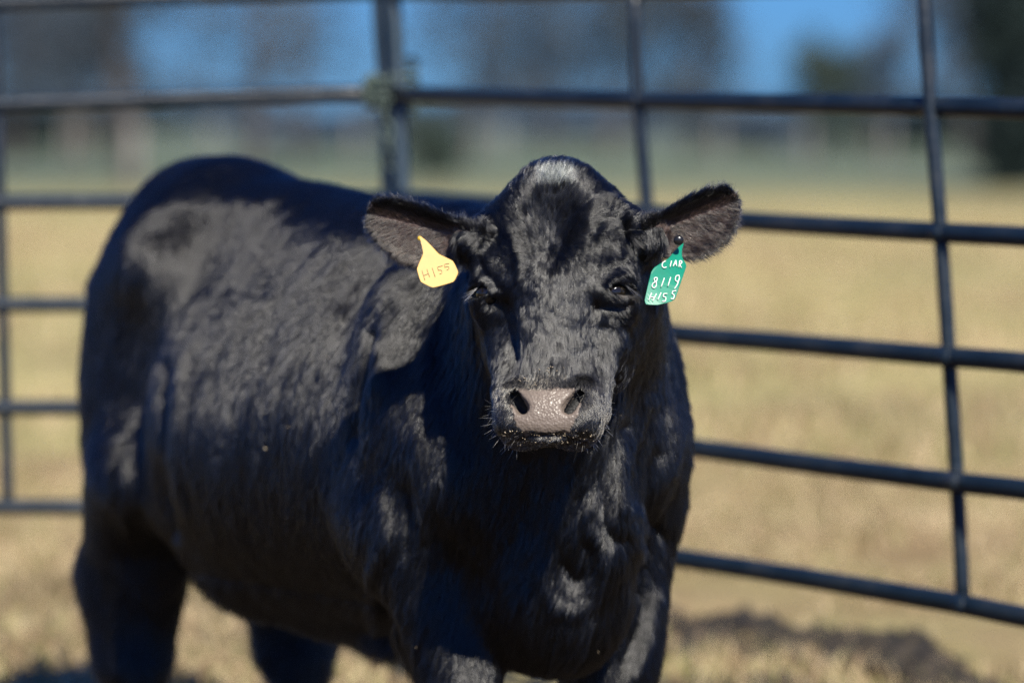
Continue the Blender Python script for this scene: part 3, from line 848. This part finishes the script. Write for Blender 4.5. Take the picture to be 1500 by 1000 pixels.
# eyes
me_, N, L, b = mat('eye', (.010, .008, .006), .06, 0, .6)
for s in (-1, 1):
    bm = bmesh.new(); bmesh.ops.create_uvsphere(bm, u_segments=32, v_segments=20, radius=.0205)
    c = H(s * ((.108 if s > 0 else .116) - .006), .202, -.042)
    v = [np.array(x.co[:]) + c for x in bm.verts]; f = [tuple(x.index for x in y.verts) for y in bm.faces]; bm.free()
    mesh_obj('eye', v, f, me_, bull)

# ------------------------------------------------------------------ hair
def hair_mat(name, rough=.22, radial=.30, coat=0.):
    m = bpy.data.materials.new(name); m.use_nodes = True; N = m.node_tree.nodes; L = m.node_tree.links
    N.remove(N['Principled BSDF'])
    h = N.new('ShaderNodeBsdfHairPrincipled'); h.model = 'CHIANG'; h.parametrization = 'COLOR'
    h.inputs['Roughness'].default_value = rough; h.inputs['Radial Roughness'].default_value = radial
    h.inputs['Coat'].default_value = coat; h.inputs['IOR'].default_value = 1.6; h.inputs['Random Roughness'].default_value = .2
    ro = N.new('ShaderNodeAttribute'); ro.attribute_name = 'gloss'; L.new(ro.outputs['Fac'], h.inputs['Roughness'])
    a = N.new('ShaderNodeAttribute'); a.attribute_name = 'tone'; L.new(a.outputs['Color'], h.inputs['Color'])
    L.new(h.outputs[0], N['Material Output'].inputs[0])
    return m
M_hair = hair_mat('black_coat_hair')
def hair_obj(name, roots, dirs, norms, length, lift, rad, tone, matl, parent, curl=.35, npts=4, pull=None, gloss=None):
    n = len(roots)
    h = bpy.data.hair_curves.new(name)
    h.add_curves([npts] * n)
    ts = np.linspace(0, 1, npts)
    P = np.zeros((n, npts, 3))
    bend = lift[:, None] if np.ndim(lift) else np.full((n, 1), lift)
    for i, q in enumerate(ts):
        out = bend * (q - curl * q * q)
        P[:, i] = roots + dirs * (length * q)[:, None] + norms * (length[:, None] * out)
        if pull is not None: P[:, i] += pull * q * q
    h.attributes['position'].data.foreach_set('vector', P.astype(np.float32).ravel()) if 'position' in h.attributes else h.points.foreach_set('position', P.astype(np.float32).ravel())
    ra = h.attributes.get('radius') or h.attributes.new('radius', 'FLOAT', 'POINT')
    prof = np.array([1, .9, .65, .12]) if npts == 4 else np.linspace(1, .15, npts)
    ra.data.foreach_set('value', (rad[:, None] * prof[None]).astype(np.float32).ravel())
    ta = h.attributes.new('tone', 'FLOAT_COLOR', 'CURVE')
    ta.data.foreach_set('color', np.concatenate([tone, np.ones((n, 1))], 1).astype(np.float32).ravel())
    gl = np.full(n, .25) if gloss is None else gloss
    ga = h.attributes.new('gloss', 'FLOAT', 'CURVE'); ga.data.foreach_set('value', gl.astype(np.float32))
    h.materials.append(matl)
    o = bpy.data.objects.new(name, h)
    return put(o, parent)

farea = .5 * np.linalg.norm(fn, axis=1); fc = V[Q].mean(1); fN = nrm(fn)
u, t, n_, a, s, z, head, ear, ea_, eb_, ec_, eq, pad = masks(fc, fN)
view = nrm(np.array([0, 0, CAM_H]) - fc)
vis = (fN * view).sum(1)
facing = np.where(vis > -.35, 1., .22)
dens = np.where((head > .3) | (ear > 0), 1.15e6, 1.5e5) * facing
dens = np.where((head <= .3) & (ear == 0) & (fc[:, 1] < 7.1) & (fc[:, 2] > .3), 2.6e5 * facing, dens)
muz = (t > .36) & (n_ > -.13) & (head > .5)
dens = np.where(muz, dens * .8, dens)
dens[pad] = 0
dens = np.where((ear > 0) & (ec_ > .1) & (eq < .75), dens * .28, dens)
nost = (t > .375) & (t < .44) & (np.abs(np.abs(u) - .047) < .020) & (n_ < -.015) & (n_ > -.06) & (np.abs(u) < .06)
dens[nost] = 0
eyeh = (np.abs((np.abs(u) - .125)) < .03) & (np.abs(t - .206) < .011) & (n_ > -.09) & (n_ < -.02) & (head > .5)
dens[eyeh] = 0
pollf = np.exp(-(((u) / .033) ** 4 + ((t - .006) / .026) ** 4)) * (n_ > -.09) * (head > .3)
dens *= (1 - .9 * pollf)
dens = np.where(fc[:, 2] < .12, 0, dens)
HAIR_SCALE = 1.0
ex = farea * dens * HAIR_SCALE
nroot = np.floor(ex + rng.uniform(0, 1, len(ex))).astype(int)
fi = np.repeat(np.arange(len(Q)), nroot); n = len(fi)
r1, r2 = rng.uniform(0, 1, (2, n, 1)); q = Q[fi]
roots = (V[q[:, 0]] * (1 - r1) + V[q[:, 1]] * r1) * (1 - r2) + (V[q[:, 3]] * (1 - r1) + V[q[:, 2]] * r1) * r2
nr_ = nrm((Nv[q[:, 0]] * (1 - r1) + Nv[q[:, 1]] * r1) * (1 - r2) + (Nv[q[:, 3]] * (1 - r1) + Nv[q[:, 2]] * r1) * r2)
u, t, n_, a, s, z, head, ear, ea_, eb_, ec_, eq, pad = masks(roots, nr_)
# direction field
dv = -FW[None] * (.38 - .15 * sstep(a, -.1, .25) + .4 * sstep(nr_[:, 2], .7, .98) - .38 * sstep(z, .66, .90) * (1 - sstep(nr_[:, 2], .50, .95)) * sstep(a, -1.08, -.95) * (1 - sstep(a, -.1, .2)))[:, None] + np.array([0, 0, -1.]) * (.25 + .75 * (1 - sstep(nr_[:, 2], .3, .9)))[:, None]
lw = sstep(.62 - z, 0, .16)[:, None]; dv = dv * (1 - lw) + (np.array([0, 0, -1.]) - FW[None] * .8) * lw
# neck and chest: down and back, with swirls
neck = sstep(a, .05, .25) * (1 - head)
dv = dv + neck[:, None] * (np.array([0, 0, -.8]) + SD[None] * (np.sign(s) * .35)[:, None])
# face whorl
wu, wt = -.006, .148
du = u - wu; dt = t - wt; dt = np.where(dt < 0, dt * .8, dt * 1.4)
rad_ = np.sqrt(du ** 2 + dt ** 2) + 1e-4
ang = .25
fu = (du * math.cos(ang) - dt * math.sin(ang) * .5) / rad_; ft = (dt * math.cos(ang) + du * math.sin(ang) * .5) / rad_
side = sstep(np.abs(u), .10, .135)
ft = np.where(t > .30, ft * .8 + .35, ft)
ft = ft * (1 - side * (t > .1)) + .9 * side * (t > .1)
fu = fu + np.sign(u) * .4 * sstep(t, .36, .40)
fdir = HU[None] * fu[:, None] + HT[None] * ft[:, None] - HN[None] * (.5 * side)[:, None]
dv = dv * (1 - head)[:, None] + fdir * head[:, None]
for i, e in enumerate(EARS):
    k = ear == i + 1
    dd = e[1][None] * (.9 - .5 * sstep(eq, .6, 1.1))[:, None] + e[2][None] * (np.sign(eb_) * (.15 + .9 * sstep(eq, .6, 1.1)))[:, None]
    dd = np.where((ec_ > .1)[:, None] & (eq < .8)[:, None], e[1][None] * .75 + e[2][None] * (np.sign(eb_) * .55)[:, None], dd)
    dv = np.where(k[:, None], dd, dv)
# clumps: strands share a tuft with their neighbours; tufts are long along the lie of the hair
hb = ((head > .3) | (ear > 0)).astype(float)[:, None]
e1 = nrm(-FW * .45 + np.array([0, 0, -.9])); e2 = nrm(np.cross(e1, SD)); e3 = np.cross(e1, e2)
LB = np.stack([(roots - O_) @ e1, (roots - O_) @ e2, (roots - O_) @ e3], -1)
LH = np.stack([t, u, n_], -1)
def cells(L, size):
    L = L + .35 * size.min() * np.stack([vnoise(L / size.min() * .7, 71), vnoise(L / size.min() * .7, 72), vnoise(L / size.min() * .7, 73)], -1)
    I = np.floor(L / size).astype(np.int64); return I, (I + .5) * size
Lc = np.where(hb > .5, LH, LB)
sz = np.array([1., .36, .36])
Ib, Cb = cells(LB, np.array([1., .28, .28]) * .026); Ih, Chd = cells(LH, sz * .0125)
I_ = np.where(hb > .5, Ih, Ib)
ch = np.stack([hash3(I_[:, 0], I_[:, 1], I_[:, 2], q) * 2 - 1 for q in range(81, 86)], -1)
pullB = (Cb - LB); pullB = pullB[:, :1] * 0 * e1 + pullB[:, 1:2] * e2 + pullB[:, 2:] * e3
pullH = (Chd - LH); pullH = pullH[:, 1:2] * HU + pullH[:, 2:] * HN
pull = np.where(hb > .5, pullH * .55, pullB * .4)
pull = pull * (1 - .8 * ((t > .36) & (n_ > -.14) & (head > .5)))[:, None]
pull = pull - nr_ * (pull * nr_).sum(1, keepdims=True)
S8 = LB * np.array([2.6, 11, 11]); S20 = LB * np.array([8., 36, 36])
w3 = np.stack([vnoise(S8, 57), vnoise(S8, 58), vnoise(S8, 59)], -1)
w4 = np.stack([vnoise(S20, 64), vnoise(S20, 65), vnoise(S20, 66)], -1)
w1 = np.stack([vnoise(roots * 30, 51), vnoise(roots * 30, 52), vnoise(roots * 30, 53)], -1)
w2 = np.stack([vnoise(roots * 90, 54), vnoise(roots * 90, 55), vnoise(roots * 90, 56)], -1)
dv = nrm(dv) + (1 - hb) * (.12 * w3 + .15 * w4) + hb * (.14 * w1 + .20 * w2) + (.13 + .05 * hb) * ch[:, :3] + .06 * rng.standard_normal((n, 3)) + neck[:, None] * .10 * w1
dv = dv - nr_ * (dv * nr_).sum(1, keepdims=True); dv = nrm(dv)
ln = np.where(head > .3, .0085, .0165)
ln = np.where((head > .3) & (t < .12), .013, ln)
ln = np.where(muz_ := ((t > .36) & (n_ > -.14) & (head > .5)), .0055, ln)
ln = np.where(ear > 0, .008 + .011 * sstep(eq, .8, 1.05), ln)
ln = np.where((ear > 0) & (ec_ > .1) & (eq < .8), .010, ln)
belly = (z < .50) & (a < .1) & (a > -1.1) & (nr_[:, 2] < -.3)
ln = np.where(belly, .034, ln)
ln = ln * (1 + neck * .15)
legb = (z < .75) & (a < -1.0)
ln = np.where(legb, .032, ln)
ln = ln * (1 + .25 * ch[:, 3])
ln = ln * rng.uniform(.65, 1.3, n)
lift = np.full(n, .40) + .16 * ch[:, 4] + .10 * w4[:, 0] + .05 * rng.standard_normal(n)
lift = np.where(head > .3, .42 - .32 * sstep(t, .13, .19) + .20 * ch[:, 4] + .10 * w2[:, 1], lift)
lift = np.where(legb, .5, lift)
lift = np.where((ear > 0) & (eq > .8), .55, lift)
lift = np.where(muz_, np.where(t > .43, .30, .12), lift)
lift = np.where(belly, .8, lift).clip(.05, 1.2)
rad = np.where((head > .3) | (ear > 0), .00022, .00042) * rng.uniform(.7, 1.3, n)
rad = np.where((roots[:, 1] < 7.1) & (head <= .3) & (ear == 0), .00034, rad)
tone = np.tile(np.array([.005, .005, .0055]), (n, 1)) * (1 + .35 * w2[:, :1] + .3 * rng.standard_normal((n, 1))).clip(.4, 2.2)
# dusty lighter guard hairs, brown dust near the muzzle and eye, inner ear browner
mz = sstep(t, .345, .375) * (head > .5) * (n_ > -.14)
pick = rng.uniform(0, 1, n)
tone = np.where((mz * .38 > pick)[:, None], np.array([.12, .10, .075]) * (1 + .5 * rng.standard_normal((n, 1))).clip(.2, 2), tone)
tone = np.where(((pollf_ := np.exp(-(((u) / .036) ** 4 + ((t - .006) / .029) ** 4)) * (n_ > -.09) * (head > .3)) > pick)[:, None], np.array([.075, .082, .08]), tone)
tone = np.where(((ear > 0) & (ec_ > .1) & (eq < .95) & (eb_ < .012) & (pick < .75))[:, None], np.array([.052, .037, .029]) * (1 + .3 * rng.standard_normal((n, 1))).clip(.3, 2), tone)  # upper inner ear stays black, its shade put into the hair tone
coat = hair_obj('coat', roots, dv, nr_, ln, lift, rad, tone, M_hair, bull, pull=pull * np.minimum(1, ln / .012)[:, None],
                gloss=np.where((head > .3) | (ear > 0), .21, .24 - .02 * neck))
tag(coat, kind='stuff')
print('HAIRS', n)

# eyelashes and whiskers
M_pale = hair_mat('pale_hair', .3, .4)
def strands(name, roots, dirs, norms, length, lift, rad, col):
    n = len(roots)
    return hair_obj(name, roots, nrm(dirs), norms, length, lift, np.full(n, rad), np.tile(np.array(col), (n, 1)) * rng.uniform(.6, 1.3, (n, 1)), M_pale, bull)
for s in (-1, 1):
    n = 26; q = rng.uniform(-1, 1, n)
    c = np.array([H(s * (.128 - .006 * abs(x)), .192 + .004 * abs(x), -.040 - .016 * x) for x in q])
    d = HU[None] * (s * 1.0) + HT[None] * rng.uniform(.35, 1.0, (n, 1)) + HN[None] * rng.uniform(-.1, .5, (n, 1))
    o = strands('eyelashes', c, d, np.tile(HT, (n, 1)), rng.uniform(.016, .034, n), np.full(n, .35), .00026, (.36, .34, .31))
# whiskers on lips and muzzle sides
k = np.nonzero((t > .385) & (t < .485) & (n_ > -.12) & (head > .5) & ~pad & (np.abs(u) > .035))[0]
k = rng.choice(k, 110, replace=False)
d = nr_[k] + .5 * rng.standard_normal((len(k), 3)) + HT[None] * .4
o = strands('whiskers', roots[k], d, nr_[k], rng.uniform(.008, .022, len(k)), np.full(len(k), .1), .00020, (.42, .36, .27)); tag(o, kind='stuff')
# bits of straw and dirt stuck to the chin and nose
M_fleck = noise_mat('dry_mud_fleck', [(.25, .19, .12), (.45, .38, .28)], 80, 3, .9)
def flecks(name, pts, size, flat, kind=True):
    Vs = []; Fs = []; o = 0
    bm = bmesh.new(); bmesh.ops.create_icosphere(bm, subdivisions=1, radius=1); bv = np.array([v.co[:] for v in bm.verts]); bf = np.array([[v.index for v in f.verts] for f in bm.faces]); bm.free()
    for p in pts:
        sz = size * rng.uniform(.4, 1.3); Rm = np.linalg.qr(rng.standard_normal((3, 3)))[0]
        Vs.append((bv * (1 + .2 * rng.standard_normal((len(bv), 1))) * np.array([1, rng.uniform(.4, 1), flat]) * sz) @ Rm + p); Fs.append(bf + o); o += len(bv)
    ob = mesh_obj(name, np.concatenate(Vs), np.concatenate(Fs), M_fleck, bull, smooth=False)
    if kind: tag(ob, kind='stuff')
k = np.nonzero((((t > .452) & (t < .49)) | ((t > .345) & (t < .385) & (np.abs(u) < .05) & (vnoise(roots * 50, 63) > .25))) & (n_ > -.10) & (head > .5))[0]
k = rng.choice(k, 260, replace=False); flecks('mud_flecks', roots[k] + nr_[k] * .002, .0013, .6)
k = np.nonzero((head < .3) & (ear == 0) & (vis[fi] > .2))[0]
k = rng.choice(k, 26, replace=False); flecks('straw_flecks', roots[k] + nr_[k] * .007, .0022, .25)
for (px, py) in ((785, 553), (797, 553)):
    pass

# ------------------------------------------------------------------ ear tags
def ear_tag(name, poly, depth, tilt, thick, colr, label, strokes, ink, sw, hole):
    o = empty(name, tuple(W(*poly[0], depth))); tag(o, label, 'ear tag')
    m, N, L, b = mat(name + '_plastic', colr, .38, 0, .5)
    no = N.new('ShaderNodeTexNoise'); no.inputs['Scale'].default_value = 45; no.inputs['Detail'].default_value = 6; tc = N.new('ShaderNodeTexCoord'); L.new(tc.outputs['Object'], no.inputs['Vector'])
    mx = N.new('ShaderNodeMix'); mx.data_type = 'RGBA'; mx.inputs[6].default_value = (*colr, 1); mx.inputs[7].default_value = (*[c * .62 for c in colr], 1)
    L.new(no.outputs['Fac'], mx.inputs[0]); L.new(mx.outputs[2], b.inputs['Base Color'])
    b.inputs['Subsurface Weight'].default_value = .15; b.inputs['Subsurface Radius'].default_value = (.004, .003, .002)
    mi, *_ = mat(name + '_ink', ink, .6)
    cx_, cy_ = np.mean(poly, 0)
    def at(px, py, off=0):
        x = (px - cx_) * .00113; y = (py - cy_) * .00113
        dd = depth + tilt[0] * x + tilt[1] * y + tilt[2] * x * x * 8 - off
        return W(px, py, dd)
    P = np.array(poly, float)
    # densify and inset to bevel the rim
    dens_ = []
    for i in range(len(P)):
        A, Bp = P[i], P[(i + 1) % len(P)]
        for k in range(4): dens_.append(A + (Bp - A) * k / 4)
    P = np.array(dens_); P = .7 * P + .15 * (np.roll(P, 1, 0) + np.roll(P, -1, 0))
    ctr = np.array([cx_, cy_]); n = len(P)
    ins = lambda q: P + (ctr - P) / np.linalg.norm(ctr - P, axis=1, keepdims=True) * q
    V = [at(*p, 0) for p in ins(.6)] + [at(*p, -thick * .25) for p in ins(0)] + [at(*p, -thick * .8) for p in ins(0)] + [at(*p, -thick) for p in ins(.6)]
    F = [tuple(range(n))] + [tuple(3 * n + k for k in range(n - 1, -1, -1))]
    for r_ in range(3):
        for k in range(n):
            F.append((r_ * n + k, (r_ + 1) * n + k, (r_ + 1) * n + (k + 1) % n, r_ * n + (k + 1) % n))
    # triangulate the faces through bmesh so that the bent tag stays clean
    pane = mesh_obj('tag_plate', V, F, m, o, smooth=False)
    bm = bmesh.new(); bm.from_mesh(pane.data); bmesh.ops.triangulate(bm, faces=[f for f in bm.faces if len(f.verts) > 4]); bmesh.ops.recalc_face_normals(bm, faces=bm.faces[:]); bm.to_mesh(pane.data); bm.free()
    parts = []
    for st in strokes:
        q = catmull(np.array(st, float), 4) if len(st) > 2 else np.array([np.array(st[0], float) + (np.array(st[1], float) - np.array(st[0], float)) * k / 4 for k in range(5)])
        pts = [at(px, py, .0012) for px, py in q]
        v, f = tube(pts, sw, 6); parts.append((v, f))
    v, f = join(parts); lt = mesh_obj('lettering', v, f, mi, pane)
    lt['kind'] = 'stuff'
    # button that pins the tag through the ear
    bm = bmesh.new(); bmesh.ops.create_uvsphere(bm, u_segments=20, v_segments=12, radius=.0085 if ink[0] > .5 else .004)
    c = W(*hole[:2], hole[2])
    v = [np.array(x.co[:]) * (1, .55, 1) + c for x in bm.verts]; f = [tuple(x.index for x in y.verts) for y in bm.faces]; bm.free()
    mb, *_ = mat(name + '_button', hole[3], .25)
    mesh_obj('button', v, f, mb, o)
    cone_pts = [W(hole[0], hole[1], hole[2]), W(hole[0], hole[1], hole[2] + .03)]
    v, f = tube(cone_pts, .003, 8); mesh_obj('pin', v, f, mb, o)
    return o
z5 = lambda L_: [[(920 + x / 5, 260 + y / 5) for x, y in st] for st in L_]
z4 = lambda L_: [[(520 + x / 6.25, 280 + y / 6.25) for x, y in st] for st in L_]
green_txt = z5([[(275, 612), (256, 622), (249, 645), (262, 661), (282, 655)], [(318, 610), (308, 655)],
    [(330, 651), (350, 606)], [(350, 606), (356, 650)], [(337, 633), (354, 632)],
    [(372, 657), (379, 609)], [(379, 609), (393, 613), (391, 628), (376, 634)], [(378, 634), (392, 662)],
    [(212, 732), (193, 736), (194, 754), (206, 768), (205, 795), (190, 808), (176, 797), (183, 775), (206, 760), (213, 745), (212, 732)],
    [(266, 735), (243, 800)], [(312, 730), (292, 795)],
    [(372, 715), (352, 722), (346, 748), (360, 762), (376, 742), (372, 715)], [(376, 735), (362, 780), (340, 815)],
    [(172, 845), (152, 900)], [(208, 850), (180, 905)], [(162, 875), (196, 878)], [(242, 842), (218, 895)],
    [(288, 850), (262, 850)], [(262, 850), (257, 872)], [(257, 872), (277, 880), (270, 905), (250, 906)],
    [(352, 828), (328, 832)], [(328, 832), (322, 852)], [(322, 852), (338, 862), (331, 888), (312, 886)]])
yel_txt = z4([[(615, 725), (641, 812)], [(660, 712), (683, 782)], [(628, 772), (672, 752)], [(708, 700), (735, 782)],
    [(805, 680), (756, 692)], [(756, 692), (764, 722)], [(764, 722), (790, 722), (797, 745), (775, 757)],
    [(862, 660), (820, 668)], [(820, 668), (823, 695)], [(823, 695), (852, 688), (862, 705), (840, 722)]])
ear_tag('yellow_ear_tag', [(614, 345), (617, 357), (620, 371), (610, 394), (616, 413), (634, 422), (665, 413), (672, 399), (664, 382), (643, 372), (632, 360), (622, 350)],
        6.345, (.25, -.25, .0), .002, (.62, .35, .04), 'yellow ear tag with faint H155 in the left ear as the photo shows it', yel_txt, (.40, .30, .14), .0005, (615, 349, 6.362, (.6, .4, .05)))
ear_tag('green_ear_tag', [(1002, 355), (999, 366), (999, 376), (1006, 389), (997, 415), (989, 438), (983, 442), (963, 447), (946, 446), (944, 440), (949, 418), (954, 398), (958, 392), (980, 378), (989, 366)],
        6.36, (.35, -.2, .6), .002, (.0, .27, .165), 'green ear tag with white handwriting CIAR 8119 H155, hanging from the right ear', green_txt, (.85, .87, .80), .00085, (994, 352, 6.355, (.012, .012, .012)))
